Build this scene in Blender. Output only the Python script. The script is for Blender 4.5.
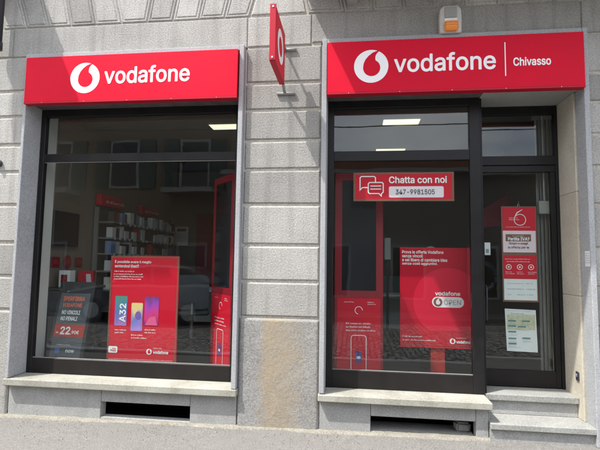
import bpy, bmesh, math, random
from mathutils import Vector, Matrix, noise

random.seed(7)
for o in list(bpy.data.objects):
    bpy.data.objects.remove(o, do_unlink=True)
scene = bpy.context.scene
COL = scene.collection

# ------------------------------------------------------------------ camera
cd = bpy.data.cameras.new('camera')
cam = bpy.data.objects.new('camera', cd)
COL.objects.link(cam)
cd.sensor_fit = 'HORIZONTAL'; cd.sensor_width = 36.0; cd.lens = 27.0
cd.clip_start = 0.05; cd.clip_end = 400
yaw, pitch, roll = -0.1204, 0.0821, 0.01468
fwd = Vector((math.sin(yaw)*math.cos(pitch), math.cos(yaw)*math.cos(pitch), math.sin(pitch)))
rgt = Vector((math.cos(yaw), -math.sin(yaw), 0)); up = rgt.cross(fwd)
r2 = rgt*math.cos(roll) + up*math.sin(roll)
u2 = up*math.cos(roll) - rgt*math.sin(roll)
cam.matrix_world = Matrix(((r2.x, u2.x, -fwd.x, 0.0), (r2.y, u2.y, -fwd.y, -4.2), (r2.z, u2.z, -fwd.z, 1.503), (0, 0, 0, 1)))
scene.camera = cam

# ------------------------------------------------------------------ light
SUN = Vector((1.28, 1.0, -2.75))            # direction the light travels
elev = math.atan2(2.75, math.hypot(1.28, 1.0))
world = bpy.data.worlds.new('World'); scene.world = world; world.use_nodes = True
wn = world.node_tree.nodes; wl = world.node_tree.links
sky = wn.new('ShaderNodeTexSky'); sky.sky_type = 'NISHITA'; sky.sun_disc = False
sky.sun_elevation = elev; sky.sun_rotation = math.atan2(-1.28, -1.0)
sky.dust_density = 3.0; sky.air_density = 1.0; sky.ozone_density = 1.0
# broken bright cloud all over the sky
wtc = wn.new('ShaderNodeTexCoord'); wmp = wn.new('ShaderNodeMapping'); wmp.inputs['Scale'].default_value = (1.0, 1.0, 2.2)
wl.new(wtc.outputs['Generated'], wmp.inputs[0])
wno = wn.new('ShaderNodeTexNoise'); wno.inputs['Scale'].default_value = 2.6; wno.inputs['Detail'].default_value = 7; wno.inputs['Roughness'].default_value = 0.6
wl.new(wmp.outputs[0], wno.inputs['Vector'])
wra = wn.new('ShaderNodeValToRGB'); wra.color_ramp.elements[0].position = 0.36; wra.color_ramp.elements[1].position = 0.66
wra.color_ramp.elements[0].color = (0.15, 0.15, 0.15, 1); wra.color_ramp.elements[1].color = (0.95, 0.95, 0.95, 1)
wl.new(wno.outputs['Fac'], wra.inputs[0])
wmx = wn.new('ShaderNodeMix'); wmx.data_type = 'RGBA'; wmx.inputs[7].default_value = (9.0, 9.2, 9.5, 1)
wl.new(wra.outputs[0], wmx.inputs[0]); wl.new(sky.outputs[0], wmx.inputs[6])
wl.new(wmx.outputs[2], wn['Background'].inputs[0]); wn['Background'].inputs[1].default_value = 0.15
sd = bpy.data.lights.new('sun', 'SUN'); sd.energy = 2.75; sd.angle = math.radians(0.8); sd.color = (1.0, 0.97, 0.915)
sun = bpy.data.objects.new('sun', sd); COL.objects.link(sun)
sun.rotation_euler = SUN.to_track_quat('-Z', 'Y').to_euler(); sun.location = (-6, -6, 14)
vs = scene.view_settings
vs.view_transform = 'Standard'; vs.look = 'None'; vs.exposure = 1.12; vs.gamma = 1.0; vs.use_curve_mapping = False
scene.cycles.transparent_max_bounces = 24; scene.cycles.max_bounces = 10
scene.cycles.use_denoising = True
try:
    scene.cycles.sample_clamp_indirect = 6.0
except Exception:
    pass

# ------------------------------------------------------------------ materials
MATS = {}
def base(name):
    m = bpy.data.materials.new(name); m.use_nodes = True
    nt = m.node_tree
    return m, nt.nodes, nt.links, nt.nodes['Principled BSDF']

def ramp(n, stops):
    r = n.new('ShaderNodeValToRGB')
    el = r.color_ramp.elements
    while len(el) < len(stops): el.new(0.5)
    for e, (p, c) in zip(el, stops):
        e.position = p; e.color = (c[0], c[1], c[2], 1)
    return r

def coords(n, l, kind='Object', scale=(1, 1, 1)):
    mp = n.new('ShaderNodeMapping'); mp.inputs['Scale'].default_value = scale
    if kind == 'World': l.new(n.new('ShaderNodeNewGeometry').outputs['Position'], mp.inputs[0])
    else: l.new(n.new('ShaderNodeTexCoord').outputs[kind], mp.inputs[0])
    return mp

def mixc(n, l, a, b, fac, blend='MIX'):
    m = n.new('ShaderNodeMix'); m.data_type = 'RGBA'; m.blend_type = blend
    for s, v in ((6, a), (7, b)):
        if hasattr(v, 'links'): l.new(v, m.inputs[s])
        else: m.inputs[s].default_value = (v[0], v[1], v[2], 1)
    if hasattr(fac, 'links'): l.new(fac, m.inputs[0])
    else: m.inputs[0].default_value = fac
    return m.outputs[2]

def noise_n(n, l, mp, scale, detail=4, rough=0.6):
    t = n.new('ShaderNodeTexNoise'); t.inputs['Scale'].default_value = scale
    t.inputs['Detail'].default_value = detail; t.inputs['Roughness'].default_value = rough
    l.new(mp.outputs[0], t.inputs['Vector']); return t

def rock(name, dark, mid, light, s_fine=220, s_big=2.5, bump=0.6, bdist=0.004, bscale=110, rough=0.9, tone=0.12, kind='World', streak=None, speck=0.55):
    """speckled stone: large stains, fine grain, per-block tone, hammered relief"""
    m, n, l, p = base(name)
    mp = coords(n, l, kind)
    big = noise_n(n, l, mp, s_big, 5, 0.62); fine = noise_n(n, l, mp, s_fine, 2, 0.7)
    r1 = ramp(n, [(0.28, dark), (0.52, mid), (0.78, light)]); l.new(big.outputs['Fac'], r1.inputs[0])
    r2_ = ramp(n, [(0.3, [v*0.45 for v in mid]), (0.5, mid), (0.68, [min(1, v*1.45) for v in mid])]); l.new(fine.outputs['Fac'], r2_.inputs[0])
    c = mixc(n, l, r1.outputs[0], r2_.outputs[0], speck)
    if streak:
        ms = coords(n, l, kind, (9, 9, 0.5)); st = noise_n(n, l, ms, 1.0, 4, 0.6)
        rs = ramp(n, [(0.5, (0, 0, 0)), (0.72, (1, 1, 1))]); l.new(st.outputs['Fac'], rs.inputs[0])
        f = n.new('ShaderNodeMath'); f.operation = 'MULTIPLY'; f.inputs[1].default_value = streak[1]; l.new(rs.outputs[0], f.inputs[0])
        c = mixc(n, l, c, streak[0], f.outputs[0])
    if tone:
        oi = n.new('ShaderNodeObjectInfo'); mr = n.new('ShaderNodeMapRange')
        mr.inputs['To Min'].default_value = 1-tone; mr.inputs['To Max'].default_value = 1+tone
        l.new(oi.outputs['Random'], mr.inputs['Value'])
        hs = n.new('ShaderNodeHueSaturation'); l.new(mr.outputs[0], hs.inputs['Value']); l.new(c, hs.inputs['Color']); c = hs.outputs[0]
    l.new(c, p.inputs['Base Color']); p.inputs['Roughness'].default_value = rough
    p.inputs['Specular IOR Level'].default_value = 0.25
    if bump:
        bn = noise_n(n, l, mp, bscale, 5, 0.65); b = n.new('ShaderNodeBump')
        b.inputs['Strength'].default_value = bump; b.inputs['Distance'].default_value = bdist
        l.new(bn.outputs['Fac'], b.inputs['Height']); l.new(b.outputs[0], p.inputs['Normal'])
    MATS[name] = m; return m

def plain(name, col, rough=0.5, metal=0.0, spec=0.5, var=0.0, vscale=3.0, bump=0.0, emit=0.0):
    m, n, l, p = base(name)
    p.inputs['Base Color'].default_value = (*col, 1); p.inputs['Roughness'].default_value = rough
    p.inputs['Metallic'].default_value = metal; p.inputs['Specular IOR Level'].default_value = spec
    if var:
        mp = coords(n, l); t = noise_n(n, l, mp, vscale, 5, 0.65)
        r = ramp(n, [(0.3, [v*(1-var) for v in col]), (0.7, [min(1, v*(1+var)) for v in col])]); l.new(t.outputs['Fac'], r.inputs[0])
        l.new(r.outputs[0], p.inputs['Base Color'])
        rr = n.new('ShaderNodeMapRange'); rr.inputs['To Min'].default_value = max(0, rough-0.12); rr.inputs['To Max'].default_value = min(1, rough+0.15)
        l.new(t.outputs['Fac'], rr.inputs['Value']); l.new(rr.outputs[0], p.inputs['Roughness'])
    if bump:
        mp = coords(n, l); t = noise_n(n, l, mp, 140, 3); b = n.new('ShaderNodeBump'); b.inputs['Strength'].default_value = bump; b.inputs['Distance'].default_value = 0.002
        l.new(t.outputs['Fac'], b.inputs['Height']); l.new(b.outputs[0], p.inputs['Normal'])
    if emit:
        p.inputs['Emission Color'].default_value = (*col, 1); p.inputs['Emission Strength'].default_value = emit
    MATS[name] = m; return m

def gradient(name, stops, axis='Z', rough=0.4):
    m, n, l, p = base(name)
    tc = n.new('ShaderNodeTexCoord'); sx = n.new('ShaderNodeSeparateXYZ'); l.new(tc.outputs['Generated'], sx.inputs[0])
    nt = n.new('ShaderNodeTexNoise'); nt.inputs['Scale'].default_value = 2.2; l.new(tc.outputs['Generated'], nt.inputs['Vector'])
    ad = n.new('ShaderNodeMath'); ad.operation = 'MULTIPLY_ADD'; ad.inputs[1].default_value = 0.7; ad.inputs[2].default_value = -0.35
    l.new(nt.outputs['Fac'], ad.inputs[0])
    s = n.new('ShaderNodeMath'); s.operation = 'ADD'; l.new(sx.outputs[axis], s.inputs[0]); l.new(ad.outputs[0], s.inputs[1])
    r = ramp(n, stops); l.new(s.outputs[0], r.inputs[0]); l.new(r.outputs[0], p.inputs['Base Color'])
    p.inputs['Roughness'].default_value = rough; MATS[name] = m; return m

def glass(name, tint=0.93, f0=0.045):
    m = bpy.data.materials.new(name); m.use_nodes = True; n = m.node_tree.nodes; l = m.node_tree.links
    n.remove(n['Principled BSDF'])
    g = n.new('ShaderNodeNewGeometry'); dt = n.new('ShaderNodeVectorMath'); dt.operation = 'DOT_PRODUCT'
    l.new(g.outputs['Normal'], dt.inputs[0]); l.new(g.outputs['Incoming'], dt.inputs[1])
    ab = n.new('ShaderNodeMath'); ab.operation = 'ABSOLUTE'; l.new(dt.outputs['Value'], ab.inputs[0])
    om = n.new('ShaderNodeMath'); om.operation = 'SUBTRACT'; om.inputs[0].default_value = 1; l.new(ab.outputs[0], om.inputs[1])
    pw = n.new('ShaderNodeMath'); pw.operation = 'POWER'; pw.inputs[1].default_value = 5; l.new(om.outputs[0], pw.inputs[0])
    ma = n.new('ShaderNodeMath'); ma.operation = 'MULTIPLY_ADD'; ma.inputs[1].default_value = 1-f0; ma.inputs[2].default_value = f0; l.new(pw.outputs[0], ma.inputs[0])
    t = n.new('ShaderNodeBsdfTransparent'); t.inputs[0].default_value = (tint*0.97, tint, tint*0.985, 1)
    gl = n.new('ShaderNodeBsdfGlossy'); gl.inputs['Roughness'].default_value = 0.0
    wm = coords(n, l); wv = noise_n(n, l, wm, 1.7, 2, 0.5); wb = n.new('ShaderNodeBump'); wb.inputs['Strength'].default_value = 0.10; wb.inputs['Distance'].default_value = 0.012
    l.new(wv.outputs['Fac'], wb.inputs['Height']); l.new(wb.outputs[0], gl.inputs['Normal'])
    mx = n.new('ShaderNodeMixShader'); l.new(ma.outputs[0], mx.inputs[0]); l.new(t.outputs[0], mx.inputs[1]); l.new(gl.outputs[0], mx.inputs[2])
    l.new(mx.outputs[0], n['Material Output'].inputs[0]); MATS[name] = m; return m

STONE = rock('hammered_stone', (0.235, 0.229, 0.214), (0.37, 0.361, 0.338), (0.46, 0.449, 0.422), s_fine=75, s_big=2.2, bump=0.8, bdist=0.007, bscale=62, streak=((0.19, 0.185, 0.172), 0.5), speck=0.5, tone=0.2)
CORE = rock('joint_mortar', (0.30, 0.28, 0.235), (0.44, 0.415, 0.36), (0.54, 0.51, 0.45), tone=0, s_fine=60, s_big=5)
GRANITE = rock('grey_granite', (0.29, 0.30, 0.315), (0.37, 0.38, 0.39), (0.43, 0.44, 0.45), s_fine=85, bump=0.2, bdist=0.002, bscale=120, tone=0.05, speck=0.42, rough=0.75)
PLINTH = rock('plinth_granite', (0.24, 0.245, 0.24), (0.33, 0.333, 0.325), (0.41, 0.41, 0.40), s_fine=80, s_big=6, bump=0.45, bdist=0.004, bscale=55, tone=0.05, speck=0.45, streak=((0.44, 0.44, 0.42), 0.3))
SILL = rock('sill_stone', (0.21, 0.203, 0.17), (0.35, 0.342, 0.295), (0.45, 0.442, 0.40), s_fine=70, s_big=4, bump=0.25, bdist=0.003, bscale=60, tone=0.04, speck=0.35)
STEP = rock('step_stone', (0.22, 0.225, 0.213), (0.30, 0.303, 0.285), (0.37, 0.37, 0.35), s_fine=75, s_big=5, bump=0.3, bdist=0.003, bscale=60, tone=0.05, speck=0.45)
CREAM = rock('cream_marble', (0.44, 0.40, 0.32), (0.54, 0.50, 0.415), (0.60, 0.565, 0.485), s_fine=40, s_big=3, bump=0.05, tone=0.04, speck=0.2, rough=0.5)
CONC = rock('soffit_concrete', (0.22, 0.22, 0.21), (0.30, 0.30, 0.285), (0.36, 0.36, 0.345), tone=0, bump=0.1)
MORTAR = rock('mortar_strip', (0.17, 0.16, 0.13), (0.27, 0.255, 0.215), (0.38, 0.36, 0.31), s_fine=70, s_big=8, bump=0.8, bdist=0.008, bscale=60, tone=0)
HOUS = plain('housing_dark_grey', (0.10, 0.085, 0.085), 0.5, var=0.3, vscale=9)
LINING = plain('white_lining', (0.68, 0.67, 0.65), 0.7, var=0.04)
RED = plain('sign_red', (0.63, 0.0075, 0.031), 0.5, var=0.07, vscale=2.5, spec=0.10)
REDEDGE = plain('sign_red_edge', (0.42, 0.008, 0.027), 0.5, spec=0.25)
PRED = plain('poster_red', (0.62, 0.008, 0.030), 0.5, spec=0.25)
DRED = plain('deep_red', (0.27, 0.006, 0.018), 0.5)
CIRC = plain('poster_circle_red', (0.66, 0.012, 0.045), 0.5, spec=0.25)
WHITE = plain('print_white', (0.90, 0.88, 0.89), 0.5)
INK = plain('print_ink', (0.05, 0.05, 0.06), 0.6)
GREYINK = plain('print_grey', (0.30, 0.30, 0.31), 0.6)
TEAL = plain('print_teal', (0.12, 0.25, 0.27), 0.6)
PALE = plain('paper_white', (0.78, 0.80, 0.82), 0.6, var=0.03, vscale=8)
PINKP = plain('paper_pink', (0.82, 0.68, 0.76), 0.6)
BROWN = plain('print_brown', (0.22, 0.09, 0.06), 0.6)
ORANGE = plain('print_orange', (0.85, 0.20, 0.10), 0.5)
POST = plain('post_vermilion', (0.36, 0.022, 0.015), 0.45)
BLACK = plain('frame_black', (0.012, 0.0115, 0.012), 0.45, var=0.25, vscale=6, spec=0.3)
BRONZE = plain('rail_brown_black', (0.014, 0.012, 0.0115), 0.5, var=0.25, vscale=5, spec=0.3)
DARK = plain('dark_plastic', (0.03, 0.032, 0.038), 0.4)
SLATE = plain('slate_grey_plastic', (0.10, 0.11, 0.13), 0.5)
ALU = plain('brushed_grey', (0.45, 0.45, 0.45), 0.4, metal=0.6)
STEEL = plain('painted_grey_metal', (0.28, 0.28, 0.27), 0.5, var=0.2)
SIRENW = plain('siren_housing', (0.58, 0.565, 0.52), 0.5, var=0.08)
SIRENG = plain('siren_grey', (0.33, 0.34, 0.315), 0.55)
AMBER = plain('amber_lens', (0.85, 0.27, 0.012), 0.25)
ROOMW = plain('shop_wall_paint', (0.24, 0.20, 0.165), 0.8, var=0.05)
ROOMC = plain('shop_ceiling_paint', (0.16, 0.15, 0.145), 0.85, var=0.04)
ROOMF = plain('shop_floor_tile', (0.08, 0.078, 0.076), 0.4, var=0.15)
BLIND = plain('blind_grey', (0.30, 0.295, 0.28), 0.7)
LAMP = plain('lamp_diffuser', (1.0, 0.93, 0.62), 0.5, emit=0.62)
SCREEN = plain('dark_screen', (0.012, 0.013, 0.018), 0.12)
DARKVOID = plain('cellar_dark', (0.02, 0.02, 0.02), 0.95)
PANE = glass('window_glass', 0.985, 0.042)
BLUEP = gradient('phone_blue_print', [(0.0, (0.45, 0.2, 0.55)), (0.5, (0.12, 0.2, 0.5)), (1.0, (0.08, 0.28, 0.2))])
YELP = gradient('phone_yellow_print', [(0.0, (0.45, 0.25, 0.7)), (0.45, (0.2, 0.22, 0.6)), (0.75, (0.85, 0.6, 0.3)), (1.0, (0.8, 0.65, 0.25))])
PURP = gradient('phone_purple_print', [(0.0, (0.15, 0.03, 0.25)), (0.35, (0.75, 0.05, 0.2)), (0.7, (0.4, 0.06, 0.5)), (1.0, (0.15, 0.05, 0.2))])

# pavement
def pavement_mat():
    m, n, l, p = base('pavement_asphalt')
    mp = coords(n, l)
    big = noise_n(n, l, mp, 1.6, 6, 0.7); mid = noise_n(n, l, mp, 12, 5, 0.75); fine = noise_n(n, l, mp, 95, 3, 0.8)
    r = ramp(n, [(0.3, (0.15, 0.144, 0.132)), (0.55, (0.195, 0.188, 0.174)), (0.75, (0.24, 0.232, 0.215))]); l.new(big.outputs['Fac'], r.inputs[0])
    rm = ramp(n, [(0.3, (0.14, 0.134, 0.125)), (0.7, (0.255, 0.246, 0.23))]); l.new(mid.outputs['Fac'], rm.inputs[0])
    rf = ramp(n, [(0.30, (0.06, 0.058, 0.055)), (0.5, (0.19, 0.184, 0.173)), (0.70, (0.42, 0.405, 0.38))]); l.new(fine.outputs['Fac'], rf.inputs[0])
    c = mixc(n, l, r.outputs[0], rm.outputs[0], 0.45); c = mixc(n, l, c, rf.outputs[0], 0.5)
    vo = n.new('ShaderNodeTexVoronoi'); vo.inputs['Scale'].default_value = 4.5; vo.inputs['Randomness'].default_value = 1.0
    dn = noise_n(n, l, mp, 25, 4, 0.6); va = n.new('ShaderNodeVectorMath'); va.operation = 'MULTIPLY_ADD'
    va.inputs[1].default_value = (0.05, 0.05, 0.05); l.new(dn.outputs['Color'], va.inputs[0]); l.new(mp.outputs[0], va.inputs[2]); l.new(va.outputs[0], vo.inputs['Vector'])
    sp = n.new('ShaderNodeSeparateColor'); l.new(vo.outputs['Color'], sp.inputs[0])
    rd = n.new('ShaderNodeMath'); rd.operation = 'MULTIPLY'; rd.inputs[1].default_value = 0.085; l.new(sp.outputs[0], rd.inputs[0])
    lt = n.new('ShaderNodeMath'); lt.operation = 'LESS_THAN'; l.new(vo.outputs['Distance'], lt.inputs[0]); l.new(rd.outputs[0], lt.inputs[1])
    fs = n.new('ShaderNodeMath'); fs.operation = 'MULTIPLY'; fs.inputs[1].default_value = 0.4; l.new(lt.outputs[0], fs.inputs[0])
    c = mixc(n, l, c, (0.07, 0.066, 0.06), fs.outputs[0])
    l.new(c, p.inputs['Base Color']); p.inputs['Roughness'].default_value = 0.95; p.inputs['Specular IOR Level'].default_value = 0.2
    b = n.new('ShaderNodeBump'); b.inputs['Strength'].default_value = 0.7; b.inputs['Distance'].default_value = 0.006
    l.new(fine.outputs['Fac'], b.inputs['Height']); l.new(b.outputs[0], p.inputs['Normal'])
    return m
PAVE = pavement_mat()

def cobble_mat():
    m, n, l, p = base('street_cobbles')
    mp = coords(n, l)
    vo = n.new('ShaderNodeTexVoronoi'); vo.feature = 'DISTANCE_TO_EDGE'; vo.inputs['Scale'].default_value = 9.5; vo.inputs['Randomness'].default_value = 0.5
    vc = n.new('ShaderNodeTexVoronoi'); vc.inputs['Scale'].default_value = 9.5; vc.inputs['Randomness'].default_value = 0.5
    l.new(mp.outputs[0], vo.inputs['Vector']); l.new(mp.outputs[0], vc.inputs['Vector'])
    j = ramp(n, [(0.02, (0.22, 0.21, 0.2)), (0.15, (1, 1, 1))]); l.new(vo.outputs['Distance'], j.inputs[0])
    tn = ramp(n, [(0.0, (0.16, 0.156, 0.15)), (1.0, (0.40, 0.39, 0.37))]); l.new(vc.outputs['Color'], tn.inputs[0])
    c = mixc(n, l, tn.outputs[0], j.outputs[0], 1.0, 'MULTIPLY'); l.new(c, p.inputs['Base Color']); p.inputs['Roughness'].default_value = 0.8
    b = n.new('ShaderNodeBump'); b.inputs['Strength'].default_value = 1.0; b.inputs['Distance'].default_value = 0.03
    l.new(j.outputs[0], b.inputs['Height']); l.new(b.outputs[0], p.inputs['Normal'])
    return m
COBBLE = cobble_mat()

def stained_mat():
    """rough corner block with a rusty streak down its middle (object coords: x -0.5..0.5 of width)"""
    m = rock('stained_base_stone', (0.19, 0.187, 0.18), (0.29, 0.286, 0.277), (0.37, 0.366, 0.356), s_fine=65, bump=0.7, bdist=0.006, bscale=95, tone=0)
    n = m.node_tree.nodes; l = m.node_tree.links; p = n['Principled BSDF']
    src = p.inputs['Base Color'].links[0].from_socket
    mp = coords(n, l); sx = n.new('ShaderNodeSeparateXYZ')
    wv = noise_n(n, l, coords(n, l, 'Object', (7, 7, 2.6)), 1.0, 6, 0.75)
    l.new(mp.outputs[0], sx.inputs[0])
    sh = n.new('ShaderNodeMath'); sh.operation = 'MULTIPLY_ADD'; sh.inputs[1].default_value = 0.5; sh.inputs[2].default_value = -0.27; l.new(wv.outputs['Fac'], sh.inputs[0])
    ad = n.new('ShaderNodeMath'); ad.operation = 'ADD'; l.new(sx.outputs['X'], ad.inputs[0]); l.new(sh.outputs[0], ad.inputs[1])
    rr = ramp(n, [(0.0, (0, 0, 0)), (0.20, (0.05, 0.05, 0.05)), (0.34, (1, 1, 1)), (0.62, (0.7, 0.7, 0.7)), (0.80, (0.1, 0.1, 0.1))])
    mr = n.new('ShaderNodeMapRange'); mr.inputs['From Min'].default_value = -0.38; mr.inputs['From Max'].default_value = 0.38; l.new(ad.outputs[0], mr.inputs['Value'])
    l.new(mr.outputs[0], rr.inputs[0])
    fn = noise_n(n, l, coords(n, l, 'Object', (1.3, 1, 0.5)), 8, 6, 0.8); mu = n.new('ShaderNodeMath'); mu.operation = 'MULTIPLY'; mu.use_clamp = True; l.new(rr.outputs[0], mu.inputs[0]); l.new(fn.outputs['Fac'], mu.inputs[1])
    mg = n.new('ShaderNodeMath'); mg.operation = 'MULTIPLY'; mg.use_clamp = True; mg.inputs[1].default_value = 1.25; l.new(mu.outputs[0], mg.inputs[0])
    c = mixc(n, l, src, (0.36, 0.28, 0.17), mg.outputs[0]); l.new(c, p.inputs['Base Color'])
    return m
STAIN = stained_mat()

# ------------------------------------------------------------------ helpers
def link(name, me, mat, parent=None, loc=(0, 0, 0), rot=None):
    o = bpy.data.objects.new(name, me); COL.objects.link(o)
    if mat is not None and not me.materials: me.materials.append(mat)
    o.location = loc
    if rot: o.rotation_euler = rot
    if parent: o.parent = parent
    return o

def tag(o, label=None, cat=None, group=None, kind=None):
    if label: o['label'] = label
    if cat: o['category'] = cat
    if group: o['group'] = group
    if kind: o['kind'] = kind
    return o

def thing(name, label, cat, loc=(0, 0, 0), rz=0.0, group=None, rx=0.0):
    o = bpy.data.objects.new(name, None); COL.objects.link(o); o.empty_display_size = 0.1
    o.location = loc; o.rotation_euler = (rx, 0, rz)
    return tag(o, label, cat, group)

def pydata(name, v, f, smooth=False):
    me = bpy.data.meshes.new(name); me.from_pydata([tuple(a) for a in v], [], f); me.update()
    bm = bmesh.new(); bm.from_mesh(me); bmesh.ops.recalc_face_normals(bm, faces=bm.faces); bm.to_mesh(me); bm.free()
    if smooth:
        for p in me.polygons: p.use_smooth = True
    return me

class MB:
    """collects shapes, then becomes one mesh object"""
    def __init__(s): s.v = []; s.f = []
    def box(s, x0, x1, y0, y1, z0, z1):
        b = len(s.v)
        s.v += [(x, y, z) for z in (z0, z1) for y in (y0, y1) for x in (x0, x1)]
        s.f += [tuple(b+i for i in q) for q in ((0, 1, 3, 2), (4, 6, 7, 5), (0, 4, 5, 1), (2, 3, 7, 6), (0, 2, 6, 4), (1, 5, 7, 3))]
        return s
    def prism(s, pts, y0, y1):
        """polygon in x,z swept along y"""
        b = len(s.v); k = len(pts)
        s.v += [(x, y0, z) for x, z in pts] + [(x, y1, z) for x, z in pts]
        s.f += [tuple(b+i for i in range(k)), tuple(b+k+i for i in reversed(range(k)))]
        s.f += [(b+i, b+k+i, b+k+(i+1) % k, b+(i+1) % k) for i in range(k)]
        return s
    def plan(s, pts, z0, z1):
        b = len(s.v); k = len(pts)
        s.v += [(x, y, z0) for x, y in pts] + [(x, y, z1) for x, y in pts]
        s.f += [tuple(b+i for i in range(k)), tuple(b+k+i for i in reversed(range(k)))]
        s.f += [(b+i, b+k+i, b+k+(i+1) % k, b+(i+1) % k) for i in range(k)]
        return s
    def tube(s, pts, r, seg=10):
        b = len(s.v); pts = [Vector(p) for p in pts]; k = len(pts)
        for i, p in enumerate(pts):
            d = (pts[min(i+1, k-1)] - pts[max(i-1, 0)]).normalized()
            a = d.orthogonal().normalized() if abs(d.z) > 0.9 else d.cross(Vector((0, 0, 1))).normalized()
            c = d.cross(a)
            for q in range(seg):
                t = 2*math.pi*q/seg; s.v.append(tuple(p + r*(math.cos(t)*a + math.sin(t)*c)))
        for i in range(k-1):
            for q in range(seg):
                s.f.append((b+i*seg+q, b+i*seg+(q+1) % seg, b+(i+1)*seg+(q+1) % seg, b+(i+1)*seg+q))
        s.f.append(tuple(b+q for q in reversed(range(seg)))); s.f.append(tuple(b+(k-1)*seg+q for q in range(seg)))
        return s
    def build(s, name, mat, parent=None, loc=(0, 0, 0), rot=None, bevel=0.0, smooth=False):
        me = pydata(name, s.v, s.f, smooth)
        if bevel:
            bm = bmesh.new(); bm.from_mesh(me)
            bmesh.ops.bevel(bm, geom=bm.edges[:], offset=bevel, segments=1, affect='EDGES', clamp_overlap=True)
            bm.to_mesh(me); bm.free()
        return link(name, me, mat, parent, loc, rot)

def box(name, x0, x1, y0, y1, z0, z1, mat, parent=None, bevel=0.0):
    return MB().box(x0, x1, y0, y1, z0, z1).build(name, mat, parent, bevel=bevel)

def inset(pts, d):
    k = len(pts); out = []
    cx = sum(p[0] for p in pts)/k; cz = sum(p[1] for p in pts)/k
    lines = []
    for i in range(k):
        a = Vector(pts[i]); b = Vector(pts[(i+1) % k]); t = (b-a).normalized(); nrm = Vector((-t.y, t.x))
        if nrm.dot(Vector((cx, cz))-a) < 0: nrm = -nrm
        lines.append((a+nrm*d, t))
    for i in range(k):
        p, t = lines[i-1]; q, u = lines[i]
        den = t.x*u.y - t.y*u.x
        s_ = ((q.x-p.x)*u.y - (q.y-p.y)*u.x)/den
        r = p + t*s_; out.append((r.x, r.y))
    return out

JR = random.Random(21)
def block(name, pts, y_front, y_back, mat, parent, bev=0.017, panel=0.0, gap=0.008):
    """dressed stone: chamfered arrises, open joint round it, and a raised field if panel > 0; built about its own centre"""
    cx = sum(p[0] for p in pts)/len(pts); cz = sum(p[1] for p in pts)/len(pts)
    o = inset([(x-cx+JR.uniform(-0.002, 0.002), z-cz+JR.uniform(-0.0025, 0.0025)) for x, z in pts], gap); k = len(o)
    rings = [(o, y_back), (o, y_front+bev), (inset(o, bev), y_front)]
    if panel:
        rings += [(inset(o, panel), y_front), (inset(o, panel+0.008), y_front+0.007), (inset(o, panel+0.014), y_front+0.007), (inset(o, panel+0.022), y_front-0.001)]
    v = []; f = []
    for r, y in rings: v += [(x, y, z) for x, z in r]
    for i in range(len(rings)-1):
        for q in range(k): f.append((i*k+q, i*k+(q+1) % k, (i+1)*k+(q+1) % k, (i+1)*k+q))
    f.append(tuple((len(rings)-1)*k+q for q in range(k))); f.append(tuple(reversed(range(k))))
    return link(name, pydata(name, v, f), mat, parent, (cx, 0, cz))

def rect(x0, x1, z0, z1): return [(x0, z0), (x1, z0), (x1, z1), (x0, z1)]

try:
    import os
    FONT = bpy.data.fonts.load(os.path.join(bpy.utils.system_resource('DATAFILES'), 'fonts', 'Inter.woff2'))
except Exception:
    FONT = None                                            # Blender's built-in face
def text(name, body, x, z, w, h, mat, parent, y=-0.0022, bold=0.018, spacing=1.0):
    """flat lettering fitted to a width and height; weight comes from stacking shifted outlines"""
    cu = bpy.data.curves.new('lettering_curve', 'FONT'); cu.body = body; cu.size = 1.0
    if FONT: cu.font = FONT
    cu.space_character = spacing; cu.resolution_u = 3
    t = bpy.data.objects.new('lettering_curve', cu); COL.objects.link(t)
    dg = bpy.context.evaluated_depsgraph_get(); src = bpy.data.meshes.new_from_object(t.evaluated_get(dg))
    bpy.data.objects.remove(t, do_unlink=True); bpy.data.curves.remove(cu)
    vv = [v_.co.copy() for v_ in src.vertices]; ff = [tuple(p_.vertices) for p_ in src.polygons]; bpy.data.meshes.remove(src)
    par = list(range(len(vv)))                             # outlines that overlap must not share a plane
    def root(a):
        while par[a] != a: par[a] = par[par[a]]; a = par[a]
        return a
    for f_ in ff:
        for a in f_[1:]: par[root(a)] = root(f_[0])
    ids = {}; isl = [ids.setdefault(root(a), len(ids)) for a in range(len(vv))]
    x0 = min(c_.x for c_ in vv)-bold; x1 = max(c_.x for c_ in vv)+bold; y0 = min(c_.y for c_ in vv)-bold; y1 = max(c_.y for c_ in vv)+bold
    sx = w/(x1-x0); sy = (h/(y1-y0)) if h else sx
    V = []; F = []
    shifts = [(0, 0)] + ([(bold*math.cos(k*math.pi/4), bold*math.sin(k*math.pi/4)) for k in range(8)] if bold > 0.005 else [])
    for k, (ox, oy) in enumerate(shifts):
        b_ = len(V); V += [(x+(c_.x+ox-x0)*sx, -0.00012*k - 0.00005*(g_ % 2) - 0.001*(g_ % 3 == 2), z+(c_.y+oy-y0)*sy) for c_, g_ in zip(vv, isl)]; F += [tuple(b_+i_ for i_ in f_) for f_ in ff]
    me = bpy.data.meshes.new(name); me.from_pydata(V, [], F); me.update()
    return link(name, me, mat, parent, (0, y, 0))

def flat(name, pts, mat, parent, y=-0.002):
    me = pydata(name, [(a, 0, b) for a, b in pts], [tuple(range(len(pts)))])
    return link(name, me, mat, parent, (0, y, 0))

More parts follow.
